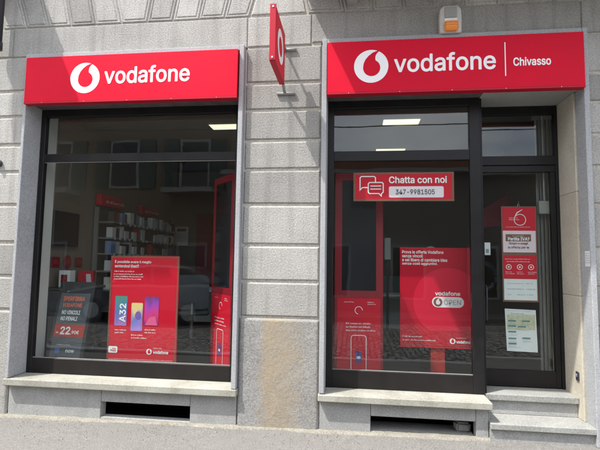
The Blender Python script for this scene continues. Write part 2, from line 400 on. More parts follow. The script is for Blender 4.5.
def smallprint(name, x, z, w, lines, lh, mat, parent, y=-0.003, seed=1, fill=0.5):
    """print too small to read: rows of letter-sized strokes"""
    rnd = random.Random(seed); v = []; f = []
    for i in range(lines):
        cx = x; zz = z - i*lh; end = x + w*rnd.uniform(0.75, 1.0)
        while cx < end:
            for q in range(rnd.randrange(2, 9)):
                ww = lh*rnd.uniform(0.10, 0.16); hh = lh*fill*rnd.choice((0.62, 0.62, 0.66, 0.95)); b = len(v)
                v += [(cx, 0, zz), (cx+ww, 0, zz), (cx+ww, 0, zz+hh), (cx, 0, zz+hh)]; f.append((b, b+1, b+2, b+3))
                if rnd.random() < 0.6:
                    b = len(v); t_ = lh*0.10; z2 = zz + rnd.choice((0, hh-t_)); v += [(cx+ww, 0, z2), (cx+ww+lh*0.16, 0, z2), (cx+ww+lh*0.16, 0, z2+t_), (cx+ww, 0, z2+t_)]; f.append((b, b+1, b+2, b+3))
                cx += ww + lh*rnd.uniform(0.17, 0.22)
            cx += lh*0.22
    return link(name, pydata(name, v, f), mat, parent, (0, y, 0))

def emblem(x, z, r, white, red, parent, y=-0.003, dy=0.0015):
    """white disc with a comma-shaped drop cut in the sign's colour"""
    disc = [(x+r*math.cos(2*math.pi*i/48), z+r*math.sin(2*math.pi*i/48)) for i in range(48)]
    a = flat('emblem_disc', disc, white, parent, y)
    cx, cz, q = 0.03, -0.10, 0.50
    pts = []
    for i in range(25):                                   # round the bowl from upper right, clockwise, to the left
        t = math.radians(62 - i*(62+188)/24); pts.append((cx+q*math.cos(t), cz+q*math.sin(t)))
    pts += [(-0.44, 0.17), (-0.33, 0.42), (-0.15, 0.64), (0.08, 0.82), (0.30, 0.915), (0.45, 0.925), (0.47, 0.90), (0.36, 0.80), (0.27, 0.66), (0.24, 0.52), (0.245, 0.42)]
    flat('emblem_drop', [(x+r*a_, z+r*b_) for a_, b_ in pts], red, a, 0-dy)
    return a

def roundrect(x0, x1, z0, z1, r, k=6):
    pts = []
    for cx, cz, a0 in ((x1-r, z0+r, -90), (x1-r, z1-r, 0), (x0+r, z1-r, 90), (x0+r, z0+r, 180)):
        for i in range(k+1):
            t = math.radians(a0+90*i/k); pts.append((cx+r*math.cos(t), cz+r*math.sin(t)))
    return pts

def ringmesh(cx, cz, r0, r1, k=28):
    v = []; f = []
    for i in range(k):
        t = 2*math.pi*i/k
        v += [(cx+r0*math.cos(t), 0, cz+r0*math.sin(t)), (cx+r1*math.cos(t), 0, cz+r1*math.sin(t))]
        j = (i+1) % k; f.append((2*i, 2*i+1, 2*j+1, 2*j))
    return v, f

def outline(name, pts, w, mat, parent, y=-0.003):
    inn = inset(pts, w); k = len(pts)
    me = pydata(name, [(a, 0, b) for a, b in list(pts)+inn], [(i, (i+1) % k, k+(i+1) % k, k+i) for i in range(k)])
    return link(name, me, mat, parent, (0, y, 0))

# ================================================================== setting: ground
def grid_sheet(name, x0, x1, y0, y1, nx, ny, zf, mat):
    v = [(x0+(x1-x0)*i/nx, y0+(y1-y0)*j/ny, 0) for j in range(ny+1) for i in range(nx+1)]
    v = [(x, y, zf(x, y)) for x, y, _ in v]
    f = [(j*(nx+1)+i, j*(nx+1)+i+1, (j+1)*(nx+1)+i+1, (j+1)*(nx+1)+i) for j in range(ny) for i in range(nx)]
    me = pydata(name, v, f, True)
    return tag(link(name, me, mat), kind='structure')

grid_sheet('ground', -150, 150, -150, 150, 2, 2, lambda x, y: -0.20, plain('far_ground', (0.14, 0.135, 0.12), 0.95, var=0.2, vscale=0.1))
grid_sheet('street', -60, 60, -8.0, -2.75, 4, 2, lambda x, y: -0.11, COBBLE)
def pavz(x, y):
    edge = 1.0 if y > -2.5 else 0.0
    return -0.004 - 0.009*max(-5, min(0, x-1.0)) * -1.0 + edge*(0.006*noise.noise(Vector((x*1.6, y*1.6, 0))) + 0.003*noise.noise(Vector((x*7, y*7, 3))))
grid_sheet('pavement', -12, 12, -2.6, 0.06, 240, 60, pavz, PAVE)
tag(box('kerb', -12, 12, -2.75, -2.601, -0.19, 0.004, GRANITE, bevel=0.012), kind='structure')
tag(box('far_pavement', -60, 60, -10.2, -8.0, -0.19, 0.0, PAVE), kind='structure')
# crumbled mortar fillet along the foot of the wall
v = []; f = []; N = 260
for i in range(N+1):
    x = -4.4 + (1.17+4.4)*i/N
    d = 0.055 + 0.035*noise.noise(Vector((x*2.1, 0, 5))) + 0.02*noise.noise(Vector((x*9, 0, 2))) + 0.012*noise.noise(Vector((x*30, 0, 8)))
    if x < -2.3: d += 0.02
    h = 0.010 + 0.006*noise.noise(Vector((x*5, 1, 1))) + 0.004*noise.noise(Vector((x*21, 4, 1)))
    g = 0.009*(x-1.0); v += [(x, 0.04, g+h+0.004), (x, -d*0.35, g+h), (x, -d*0.85, g+h*0.75), (x, -d, g-0.02)]
for i in range(N):
    for q in range(3): f.append((i*4+q, i*4+q+1, i*4+5+q, i*4+4+q))
tag(link('mortar_fillet', pydata('mortar_fillet', v, f, True), MORTAR), kind='structure')
# loose grit and crumbs swept against the wall
rg = random.Random(5); v = []; f = []
for q in range(900):
    x = rg.uniform(-3.9, 2.4); y = -0.06 - abs(rg.gauss(0, 0.22)) - (0.03 if x > 1.1 else 0); r = rg.choice((0.002, 0.003, 0.003, 0.004, 0.006)); z = 0.009*max(-5, min(0, x-1.0)) + 0.001
    b_ = len(v); a0 = rg.uniform(0, 6.28)
    for k in range(4): v.append((x+r*rg.uniform(0.7, 1.5)*math.cos(a0+k*1.57), y+r*rg.uniform(0.7, 1.5)*math.sin(a0+k*1.57), z-0.003))
    v.append((x, y, z+r*0.9)); f += [(b_+k, b_+(k+1) % 4, b_+4) for k in range(4)]
o = link('loose_grit', pydata('loose_grit', v, f), MORTAR); tag(o, 'loose grit and mortar crumbs along foot of the wall', 'grit', kind='stuff')
# ================================================================== the building
B = thing('shop_building', 'stone building with two shop fronts framed in grey granite', 'building', (0, 0, 0))

# openings: left window x -3.36..-1.12, right front x -0.262..2.015, both z 0..3.6
core = MB()
core.box(-6.0, -3.42, 0.013, 0.5, -0.2, 7.0)
core.box(-1.06, -0.325, 0.013, 0.5, -0.2, 7.0)
core.box(2.075, 4.6, 0.013, 0.5, -0.2, 7.0)
core.box(-3.42, -1.06, 0.013, 0.5, 3.618, 7.0)
core.box(-0.325, 2.075, 0.013, 0.5, 3.64, 7.0)
core.build('wall_core', CORE, B)

Z = [0.98, 1.316, 1.657, 2.042, 2.383, 2.669, 2.968, 3.24, 3.615]
for (xa, xb) in ((-4.35, -3.392), (-1.073, -0.312), (2.062, 3.05)):
    for a, b in zip(Z[:-1], Z[1:]):
        block('stone_block', rect(xa, xb, a, b), 0.0, 0.03, STONE, B)
for (xa, xb) in ((-5.3, -4.35), (3.05, 4.0)):
    for a, b in zip(Z[:-1], Z[1:]): block('stone_block', rect(xa, xb, a, b), 0.0, 0.03, STONE, B)
# smooth lintel course
for xa, xb, zb_ in ((-5.3, -3.60, 3.615), (-3.60, -1.06, 3.612), (-1.06, -0.42, 3.615), (-0.42, 2.04, 3.634), (2.04, 4.0, 3.615)):
    block('stone_block', rect(xa, xb, zb_, 3.925), 0.0, 0.03, STONE, B, bev=0.008, gap=0.003 if xa in (-3.60, -0.42) else 0.005)
# flat-arch voussoirs
def voussoirs(bots, tops):
    for i in range(len(bots)-1):
        block('stone_block', [(bots[i], 3.93), (bots[i+1], 3.93), (tops[i+1], 4.42), (tops[i], 4.42)], 0.0, 0.035, STONE, B, bev=0.010, panel=0.016, gap=0.004)
vb = [-3.72, -3.454, -3.200, -2.953, -2.679, -2.393, -2.117, -1.844, -1.569, -1.306, -1.050]
lean = [-0.20, -0.155, -0.155, -0.115, -0.115, -0.13, 0.075, 0.085, 0.09, 0.11, 0.14]
vt = [b+l_ for b, l_ in zip(vb, lean)]
voussoirs(vb, vt)
block('stone_block', [(-5.3, 3.93), (-3.72, 3.93), (-3.92, 4.42), (-5.3, 4.42)], 0.0, 0.03, STONE, B)
block('stone_block', [(-1.05, 3.93), (-0.46, 3.93), (-0.56, 4.42), (-0.91, 4.42)], 0.0, 0.03, STONE, B)
vb2 = [-0.46, -0.10, 0.17, 0.45, 0.73, 1.02, 1.31, 1.59, 1.87, 2.15]
voussoirs(vb2, [x+0.1*(x-0.87) for x in vb2])
block('stone_block', [(2.15, 3.93), (4.0, 3.93), (4.0, 4.42), (2.28, 4.42)], 0.0, 0.03, STONE, B)
for k, (a, b) in enumerate(((4.42, 4.8), (4.8, 5.2), (5.2, 5.6), (5.6, 6.0), (6.0, 6.4))):
    x = -5.3 + (0.45 if k % 2 else 0)
    while x < 4.0:
        block('stone_block', rect(x, min(x+0.93, 4.0), a, b), 0.0, 0.03, STONE, B); x += 0.93

# rough base stones (real relief)
def rough_base(x0, x1, z0, z1, mat, seed):
    nx = max(10, int((x1-x0)/0.012)); nz = int((z1-z0)/0.014); cx = (x0+x1)/2; v = []; f = []
    for j in range(nz+1):
        for i in range(nx+1):
            x = x0+(x1-x0)*i/nx; z = z0+(z1-z0)*j/nz
            e = min(x-x0, x1-x, z1-z)/0.014
            d = 0.002*noise.noise(Vector((x*9, seed, z*9))) + 0.0022*noise.noise(Vector((x*50, seed, z*50))) + 0.0022*noise.noise(Vector((x*90, seed, z*90)))
            y = -0.012 + d + (0.02*(1-e) if e < 1 else 0)
            v.append((x-cx, y, z))
    for j in range(nz):
        for i in range(nx): f.append((j*(nx+1)+i, j*(nx+1)+i+1, (j+1)*(nx+1)+i+1, (j+1)*(nx+1)+i))
    return link('stone_block', pydata('stone_block', v, f, True), mat, B, (cx, 0, 0))
o = rough_base(-1.068, -0.316, -0.09, 0.974, STAIN, 3.0)
o['label'] = 'tall rough base stone with a rusty streak'
rough_base(-4.35, -3.397, -0.09, 0.974, STONE, 9.0)
rough_base(2.067, 3.05, -0.09, 0.974, STONE, 15.0)

# granite surrounds, proud of the wall
def surround(xo0, xi0, xi1, xo1, ztop, thick, yback0, yback1, z0, z1):
    box('granite_surround', xo0, xi0, -0.06, yback0, z0, ztop+thick, GRANITE, B, bevel=0.004)
    box('granite_surround', xi1, xo1, -0.06, yback1, z1, ztop+thick, GRANITE, B, bevel=0.004)
    box('granite_surround', xi0, xi1, -0.058, 0.12, ztop, ztop+thick-0.002, GRANITE, B, bevel=0.004)
surround(-3.390, -3.358, -1.120, -1.075, 3.562, 0.052, 0.20, 0.20, 0.33, 0.33)
surround(-0.310, -0.264, 2.015, 2.060, 3.584, 0.052, 0.20, 0.105, 0.33, 0.0)
# hidden inner lining between granite and the room
box('reveal_lining', -3.418, -3.391, 0.021, 0.498, 0.0, 3.60, LINING, B)
box('reveal_lining', -1.074, -1.062, 0.021, 0.498, 0.0, 3.60, LINING, B)
box('reveal_lining', -0.323, -0.311, 0.021, 0.498, 0.0, 3.61, LINING, B)

# window sills
box('window_sill', -3.402, -1.066, -0.072, 0.20, 0.262, 0.326, SILL, B, bevel=0.006)
box('window_sill', -0.318, 1.185, -0.072, 0.20, 0.262, 0.322, SILL, B, bevel=0.006)

# plinth under left window: panels round a cellar vent
for xa, xb, za, zb_ in ((-3.385, -2.415, -0.09, 0.258), (-2.412, -1.525, 0.137, 0.258), (-1.522, -1.078, -0.09, 0.258)):
    box('plinth_panel', xa, xb, 0.0, 0.10, za, zb_, PLINTH, B, bevel=0.004)
box('plinth_panel', -2.412, -1.525, 0.004, 0.10, -0.09, -0.008, PLINTH, B, bevel=0.003)
for xa, xb, za, zb_ in ((-0.306, 0.152, -0.09, 0.258), (0.155, 1.058, 0.140, 0.258), (1.061, 1.165, -0.09, 0.258)):
    box('plinth_panel', xa, xb, 0.0, 0.10, za, zb_, PLINTH, B, bevel=0.004)
box('plinth_panel', 0.155, 1.058, 0.012, 0.30, -0.09, 0.002, PLINTH, B, bevel=0.003)
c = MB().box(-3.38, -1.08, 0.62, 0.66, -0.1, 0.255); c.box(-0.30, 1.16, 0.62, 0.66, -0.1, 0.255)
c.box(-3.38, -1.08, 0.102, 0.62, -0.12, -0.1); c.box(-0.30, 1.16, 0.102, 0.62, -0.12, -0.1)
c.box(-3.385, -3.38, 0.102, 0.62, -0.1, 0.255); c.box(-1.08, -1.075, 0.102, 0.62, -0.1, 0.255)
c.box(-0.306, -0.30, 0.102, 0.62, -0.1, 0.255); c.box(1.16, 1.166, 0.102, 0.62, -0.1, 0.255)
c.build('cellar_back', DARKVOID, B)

# door steps
box('door_step', 1.170, 2.45, -0.055, 0.24, 0.098, 0.150, STEP, B, bevel=0.006)
box('step_riser', 1.171, 2.06, -0.022, 0.24, -0.09, 0.0975, PLINTH, B, bevel=0.003)
box('step_riser', 1.171, 1.998, 0.225, 0.46, 0.151, 0.2745, PLINTH, B, bevel=0.003)
box('door_step', 1.171, 1.998, 0.19, 0.60, 0.275, 0.333, STEP, B, bevel=0.006)
box('plinth_panel', 1.1655, 1.1695, 0.0, 0.30, 0.151, 0.258, PLINTH, B)
# cream marble lining of the door recess, in three pieces
for za, zb_ in ((0.151, 1.235), (1.2375, 2.18), (2.1825, 3.10)):
    box('jamb_panel', 2.0, 2.045, 0.115, 0.47, za, zb_, CREAM, B, bevel=0.003)
box('door_soffit', 1.1905, 2.012, -0.02, 0.50, 3.101, 3.16, CONC, B)
box('door_soffit', -0.26, 1.19, 0.14, 0.50, 3.135, 3.17, CONC, B)
box('lintel_beam', -0.262, 2.07, 0.125, 0.50, 3.171, 3.57, CONC, B)
box('lintel_beam', -3.356, -1.122, 0.125, 0.50, 3.171, 3.55, CONC, B)
box('shutter_housing', -3.356, -1.122, -0.02, 0.30, 3.10, 3.17, HOUS, B, bevel=0.004)
box('shutter_housing', -0.262, 1.19, -0.02, 0.30, 3.105, 3.134, HOUS, B, bevel=0.004)

# ---- window frames
def frame(name, bars, mat, y0, y1, parent, label=None):
    """every bar its own mesh under one frame"""
    e = bars[0]; root = box(name, e[0], e[1], y0, y1, e[2], e[3], mat, parent, bevel=0.004)
    if label: root['label'] = label
    for x0, x1, z0, z1, nm, m, dy in bars[1:]:
        box(nm, x0, x1, y0+dy, y1-dy, z0, z1, m, root, bevel=0.003)
    return root
wl_ = frame('shop_window', [(-3.357, -3.302, 0.327, 3.099), (-1.20, -1.121, 0.327, 3.099, 'frame_post', BLACK, 0), (-3.302, -1.20, 3.02, 3.098, 'frame_head', BLACK, 0.002),
    (-3.302, -1.20, 2.53, 2.615, 'frame_transom', BLACK, 0.003), (-3.302, -1.20, 0.328, 0.478, 'frame_rail', BRONZE, 0.002)], BLACK, 0.18, 0.24, B)
box('pane', -3.301, -1.201, 0.207, 0.213, 2.616, 3.019, PANE, wl_); box('pane', -3.301, -1.201, 0.207, 0.213, 0.479, 2.529, PANE, wl_)
for x0, x1, z0, z1 in ((-3.301, -1.201, 0.479, 0.486), (-3.301, -1.201, 2.522, 2.529)):
    box('glazing_bead', x0, x1, 0.196, 0.206, z0, z1, STEEL, wl_)
wr = frame('shop_window', [(-0.263, -0.203, 0.323, 3.103), (1.09, 1.19, 0.323, 3.103, 'frame_post', BLACK, 0), (-0.203, 1.09, 3.03, 3.102, 'frame_head', BLACK, 0.002),
    (-0.203, 1.09, 2.50, 2.598, 'frame_transom', BLACK, 0.003), (-0.203, 1.09, 0.324, 0.487, 'frame_rail', BRONZE, 0.002)], BLACK, 0.18, 0.24, B)
box('pane', -0.202, 1.089, 0.207, 0.213, 2.599, 3.029, PANE, wr); box('pane', -0.202, 1.089, 0.207, 0.213, 0.488, 2.499, PANE, wr)
box('glazing_bead', -0.202, 1.089, 0.196, 0.206, 0.488, 0.495, STEEL, wr)
box('frame_post', 1.192, 1.21, 0.20, 0.47, 0.334, 3.10, BLACK, wr)
dr = frame('entrance_door', [(1.21, 1.252, 0.334, 3.098), (1.972, 2.012, 0.334, 3.098, 'frame_post', BLACK, 0), (1.252, 1.972, 3.015, 3.097, 'frame_head', BLACK, 0.002),
    (1.252, 1.972, 2.50, 2.592, 'frame_transom', BLACK, 0.003), (1.252, 1.972, 2.428, 2.494, 'door_rail', BLACK, 0.006), (1.922, 1.968, 0.34, 2.428, 'door_stile', BLACK, 0.006),
    (1.253, 1.27, 0.34, 2.428, 'door_stile', BLACK, 0.006), (1.27, 1.922, 0.34, 0.492, 'door_rail', BRONZE, 0.006)], BLACK, 0.45, 0.51, B)
box('pane', 1.253, 1.971, 0.477, 0.483, 2.593, 3.014, PANE, dr); box('pane', 1.271, 1.921, 0.477, 0.483, 0.493, 2.427, PANE, dr)
h = MB().tube([(1.285, 0.44, 0.95), (1.285, 0.415, 0.97), (1.285, 0.415, 1.28), (1.285, 0.44, 1.30)], 0.010)
h.build('door_handle', DARK, dr, smooth=True)

# balcony overhead at right and an added shade slab at left (above the picture; they throw the shade on the signs)
b1 = MB().plan([(-0.52, 0.03), (3.6, 0.03), (3.6, -1.05), (-0.52, -1.05)], 4.20, 4.36).build('balcony_or_shade_slab', STONE, B)
for x in (-0.08, 1.2, 2.6):
    MB().prism([(0, 3.99), (0.10, 3.99), (0.10, 4.199), (0, 4.199)], -0.16, 0.0).build('balcony_corbel', STONE, b1, (x, 0, 0))
MB().plan([(-3.44, 0.03), (-3.44, -0.64), (-4.35, -0.64), (-4.27, -0.55), (-3.895, -0.24), (-3.895, 0.03)], 4.45, 4.58).build('balcony_or_shade_slab', STONE, B)  # added unseen slab, outline worked back from the edges of the left shadow

# ================================================================== the room behind the glass
def struct(o): return tag(o, kind='structure')
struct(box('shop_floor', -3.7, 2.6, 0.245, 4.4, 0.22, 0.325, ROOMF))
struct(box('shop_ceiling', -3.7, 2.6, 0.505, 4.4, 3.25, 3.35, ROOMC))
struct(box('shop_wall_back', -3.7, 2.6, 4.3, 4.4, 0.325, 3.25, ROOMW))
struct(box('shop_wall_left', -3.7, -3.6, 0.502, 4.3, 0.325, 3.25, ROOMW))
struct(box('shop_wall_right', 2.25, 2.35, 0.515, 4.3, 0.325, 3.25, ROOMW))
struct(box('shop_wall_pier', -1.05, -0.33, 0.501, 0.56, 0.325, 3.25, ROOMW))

# ================================================================== fascia signs
def fascia(x0, x1, z0, z1, label, ex, ez, er, tx, tz, tw, town=False):
    s = thing('shop_sign', label, 'sign', ((x0+x1)/2, -0.10, z0), group='red fascia signs')
    cx = (x0+x1)/2; w = (x1-x0)/2 - 0.004; h_ = z1-z0
    box('sign_face', -w, w, 0, 0.012, 0.012, h_-0.006, RED, s, bevel=0.002)
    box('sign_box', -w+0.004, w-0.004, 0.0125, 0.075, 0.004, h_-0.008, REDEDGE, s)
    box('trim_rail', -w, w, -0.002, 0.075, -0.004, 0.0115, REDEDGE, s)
    for k in range(5):
        x = -w + 0.2 + k*(2*w-0.4)/4
        MB().tube([(x, -0.004, 0.004), (x, -0.0, 0.004)], 0.004, 8).build('rivet', ALU, s)
    emblem(ex-cx, ez-z0, er, WHITE, RED, s, -0.0012, 0.001)
    text('lettering', 'vodafone', tx-cx, tz-z0, tw, 0.178 if not town else 0.176, WHITE, s, -0.0008, bold=0.015, spacing=1.0)
    if town:
        flat('divider_line', rect(1.336-cx, 1.345-cx, 3.192-z0, 3.505-z0), WHITE, s, -0.003)
        text('lettering', 'Chivasso', 1.408-cx, 3.280-z0, 0.320, 0.080, WHITE, s, bold=0.022)
    return s
fascia(-3.356, -1.122, 3.072, 3.560, 'red vodafone fascia sign over left window without a town name', -2.697, 3.317, 0.157, -2.49, 3.246, 0.887)
fascia(-0.262, 2.013, 3.074, 3.582, 'red vodafone fascia sign with Chivasso, above the door', 0.149, 3.328, 0.158, 0.358, 3.258, 0.902, True)

# projecting blade sign on bracket
s = thing('projecting_sign', 'square red blade sign projecting from stone pier between the fascias', 'sign', (-0.675, -0.175, 3.155))
box('sign_panel', -0.022, 0.022, -0.505, 0, 0, 0.475, RED, s, bevel=0.005)
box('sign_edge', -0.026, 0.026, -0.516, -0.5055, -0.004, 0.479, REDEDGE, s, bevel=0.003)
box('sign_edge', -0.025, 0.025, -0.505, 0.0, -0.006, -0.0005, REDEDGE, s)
for zz in (0.02, 0.455): MB().tube([(0, -0.520, zz), (0, -0.516, zz)], 0.009, 10).build('bolt', ALU, s)
for sd_ in (1, -1):
    e = bpy.data.objects.new('emblem', pydata('emblem', *ringmesh(0, 0, 0.085, 0.15, 36))); COL.objects.link(e); e.data.materials.append(WHITE)
    e.parent = s; e.location = (sd_*0.0235, -0.25, 0.235); e.rotation_euler = (0, 0, math.radians(90*sd_))
    flat('emblem_tail', [(0.02, 0.09), (0.10, 0.13), (0.06, 0.05)], WHITE, e, -0.0005)
MB().tube([(0, 0.0, 0.41), (0, 0.175, 0.41)], 0.012).build('bracket_arm', STEEL, s, smooth=True)
MB().tube([(0, 0.0, 0.06), (0, 0.06, 0.02), (0, 0.175, -0.03)], 0.014).build('bracket_arm', STEEL, s, smooth=True)
MB().tube([(-0.02, 0.160, 0.41), (0.11, 0.160, 0.41)], 0.012).build('wall_bar', STEEL, s, smooth=True)
MB().tube([(-0.075, 0.160, -0.03), (0.105, 0.160, -0.03)], 0.013).build('wall_bar', STEEL, s, smooth=True)

# alarm siren
s = thing('alarm_siren', 'white alarm siren box with amber lamp above the Chivasso sign', 'alarm siren', (0.875, -0.0, 3.628))
MB().prism([(-0.095, 0.0), (0.095, 0.0), (0.098, 0.14), (0.095, 0.225), (0.065, 0.262), (-0.065, 0.262), (-0.095, 0.225), (-0.098, 0.14)], -0.085, -0.002).build('housing', SIRENW, s, bevel=0.008)
box('cover', -0.055, 0.055, -0.096, -0.084, 0.14, 0.245, SIRENG, s, bevel=0.006)
box('label_strip', -0.055, 0.055, -0.0925, -0.086, 0.108, 0.136, WHITE, s)
MB().prism([(-0.06, 0.008), (0.06, 0.008), (0.06, 0.10), (-0.06, 0.10)], -0.125, -0.0855).build('amber_lamp', AMBER, s, bevel=0.012)
for zz in (0.03, 0.055, 0.08): box('lamp_rib', -0.061, 0.061, -0.129, -0.125, zz, zz+0.006, AMBER, s)

# downpipe at far left
s = thing('downpipe', 'dark downpipe running up the wall at far left edge', 'pipe', (-3.70, -0.10, 0.0))
MB().tube([(0, 0, 3.72), (0, 0, 6.4)], 0.045, 16).build('pipe', DARK, s, smooth=True)
MB().tube([(0, 0, 3.66), (0, 0, 3.74)], 0.053, 16).build('pipe_collar', DARK, s, smooth=True)
MB().tube([(0, 0.0, 4.3), (0, 0.10, 4.3)], 0.012, 8).build('pipe_bracket', DARK, s)
s = thing('wall_fitting', 'small dark round fitting on stone wall beside left window', 'fitting', (-3.655, 0.0, 2.475))
MB().tube([(0, 0, 0), (0, -0.03, 0)], 0.035, 16).build('knob', DARK, s, bevel=0.006); MB().tube([(0, -0.03, 0), (0, -0.05, 0)], 0.018, 12).build('screw', STEEL, s)

# sticker on the granite reveal, door bell on the cream jamb
s = thing('notice_sticker', 'small white paper label stuck on granite jamb right of door', 'label', (2.0145, -0.055, 1.50), math.radians(-90))
flat('paper', rect(-0.085, 0.0, 0.0, 0.135), PALE, s, -0.002); smallprint('small_print', -0.08, 0.11, 0.07, 5, 0.02, GREYINK, s, -0.003, 5)
s = thing('door_bell', 'small black bell push on cream marble door jamb', 'door bell', (1.9995, 0.20, 0.52), math.radians(-90))
box('plate', -0.025, 0.025, -0.012, 0, -0.04, 0.04, DARK, s, bevel=0.004); box('button', -0.012, 0.012, -0.017, -0.012, -0.005, 0.022, ALU, s, bevel=0.003)
# lump inside the right cellar vent
bm = bmesh.new(); bmesh.ops.create_cube(bm, size=1.0)
bmesh.ops.scale(bm, vec=(0.13, 0.10, 0.085), verts=bm.verts); bmesh.ops.bevel(bm, geom=bm.edges[:], offset=0.018, segments=2, affect='EDGES')
for v_ in bm.verts: v_.co += 0.006*noise.noise_vector(v_.co*30)
me = bpy.data.meshes.new('loose_stone'); bm.to_mesh(me); bm.free()
o = link('loose_stone', me, PLINTH, None, (0.975, 0.16, 0.045), (0.0, 0.06, 0.2)); tag(o, 'grey loose stone lying inside right cellar vent', 'stone')

# ================================================================== window posters and displays
# red poster with three phones
s = thing('window_poster', 'red poster with three phones standing in left window', 'poster', (-2.665, 0.50, 0.40))
W_, H_ = 0.79, 1.145
box('board', 0, W_, 0, 0.012, 0, H_, PRED, s, bevel=0.002)
outline('border_line', rect(0.005, W_-0.005, 0.005, H_-0.005), 0.016, BROWN, s, -0.002)
text('lettering', '\u00c8 possibile avere il meglio', 0.05, H_-0.088, 0.42, 0.042, WHITE, s, bold=0.016)
text('lettering', 'sentendosi liberi?', 0.05, H_-0.130, 0.28, 0.034, WHITE, s, bold=0.016)
smallprint('small_print', 0.05, H_-0.178, 0.20, 1, 0.030, WHITE, s, seed=3); smallprint('small_print', 0.045, H_-0.208, 0.36, 3, 0.026, WHITE, s, seed=4)
for i, (x0, x1, z0, z1, m) in enumerate(((0.075, 0.215, 0.385, 0.705, BLUEP), (0.265, 0.395, 0.335, 0.635, YELP), (0.415, 0.575, 0.395, 0.705, PURP))):
    ph = flat('phone_picture', roundrect(x0, x1, z0, z1, 0.012, 3), m, s, -0.003)
    smallprint('small_print', x0+0.01, z0-0.05, (x1-x0)*0.9, 2, 0.03, WHITE, s, seed=10+i)
t = text('lettering', 'A32', 0, 0, 0.20, 0.075, WHITE, s, bold=0.02); t.location = (0.205, -0.005, 0.425); t.rotation_euler = (0, -math.pi/2, 0)
flat('phone_camera_print', [(0.345+0.035*math.cos(a*0.35), 0.50+0.045*math.sin(a*0.35)) for a in range(18)], plain('print_violet', (0.2, 0.12, 0.45), 0.5), s, -0.0045)
flat('phone_print_patch', [(0.425, 0.40), (0.565, 0.40), (0.54, 0.50), (0.47, 0.48)], plain('print_rose', (0.8, 0.12, 0.3), 0.5), s, -0.0045)
flat('badge', roundrect(0.02, 0.125, 0.095, 0.165, 0.014, 3), WHITE, s, -0.003); text('lettering', '+33', 0.045, 0.112, 0.06, 0.034, RED, s, -0.0045)
emblem(0.485, 0.12, 0.031, WHITE, PRED, s); text('lettering', 'vodafone', 0.53, 0.10, 0.17, 0.034, WHITE, s, bold=0.03)
smallprint('small_print', 0.53, 0.155, 0.10, 1, 0.018, WHITE, s, seed=21); smallprint('small_print', 0.03, 0.03, 0.72, 2, 0.014, WHITE, s, seed=22)

# dark sandwich board, leaning back
s = thing('sandwich_board', 'dark grey sandwich board leaning in left window, price 22,90', 'sign board', (-3.315, 0.40, 0.335), math.radians(-2), rx=math.radians(-12.5))
MB().prism(roundrect(0, 0.43, 0, 0.93, 0.03, 4), 0, 0.03).build('board', DARK, s)
flat('print_panel', rect(0.035, 0.395, 0.05, 0.80), SLATE, s, -0.002)
box('handle_slot', 0.17, 0.25, -0.004, 0.0, 0.845, 0.875, INK, s)
text('lettering', 'IPERFIBRA', 0.075, 0.715, 0.26, 0.048, ORANGE, s, bold=0.02); text('lettering', 'VODAFONE', 0.075, 0.645, 0.24, 0.045, ORANGE, s, bold=0.02)
text('lettering', 'NO VINCOLI', 0.085, 0.565, 0.22, 0.045, WHITE, s, bold=0.02); text('lettering', 'NO PENALI', 0.085, 0.498, 0.20, 0.045, WHITE, s, bold=0.02)
flat('price_band', rect(0.035, 0.395, 0.325, 0.455), plain('price_red', (0.5, 0.04, 0.03), 0.5), s, -0.003)
text('lettering', 'da', 0.06, 0.36, 0.03, 0.02, WHITE, s, -0.004); text('lettering', '22', 0.11, 0.348, 0.12, 0.085, WHITE, s, -0.004, bold=0.03); text('lettering', ',90\u20ac', 0.235, 0.348, 0.10, 0.045, WHITE, s, -0.004, bold=0.02)
smallprint('small_print', 0.10, 0.235, 0.22, 1, 0.02, WHITE, s, seed=31)
flat('app_icon', roundrect(0.09, 0.145, 0.15, 0.20, 0.008, 3), plain('icon_blue', (0.12, 0.2, 0.5), 0.5), s, -0.003); text('lettering', 'now', 0.22, 0.16, 0.10, 0.03, WHITE, s, -0.003)
emblem(0.115, 0.085, 0.014, WHITE, SLATE, s); text('lettering', 'vodafone', 0.14, 0.075, 0.14, 0.022, WHITE, s)
smallprint('small_print', 0.04, 0.058, 0.34, 1, 0.010, WHITE, s, seed=33)
MB().box(0.02, 0.41, 0.25, 0.27, 0.07, 0.84).build('rear_leg', DARK, s, rot=(math.radians(14), 0, 0))

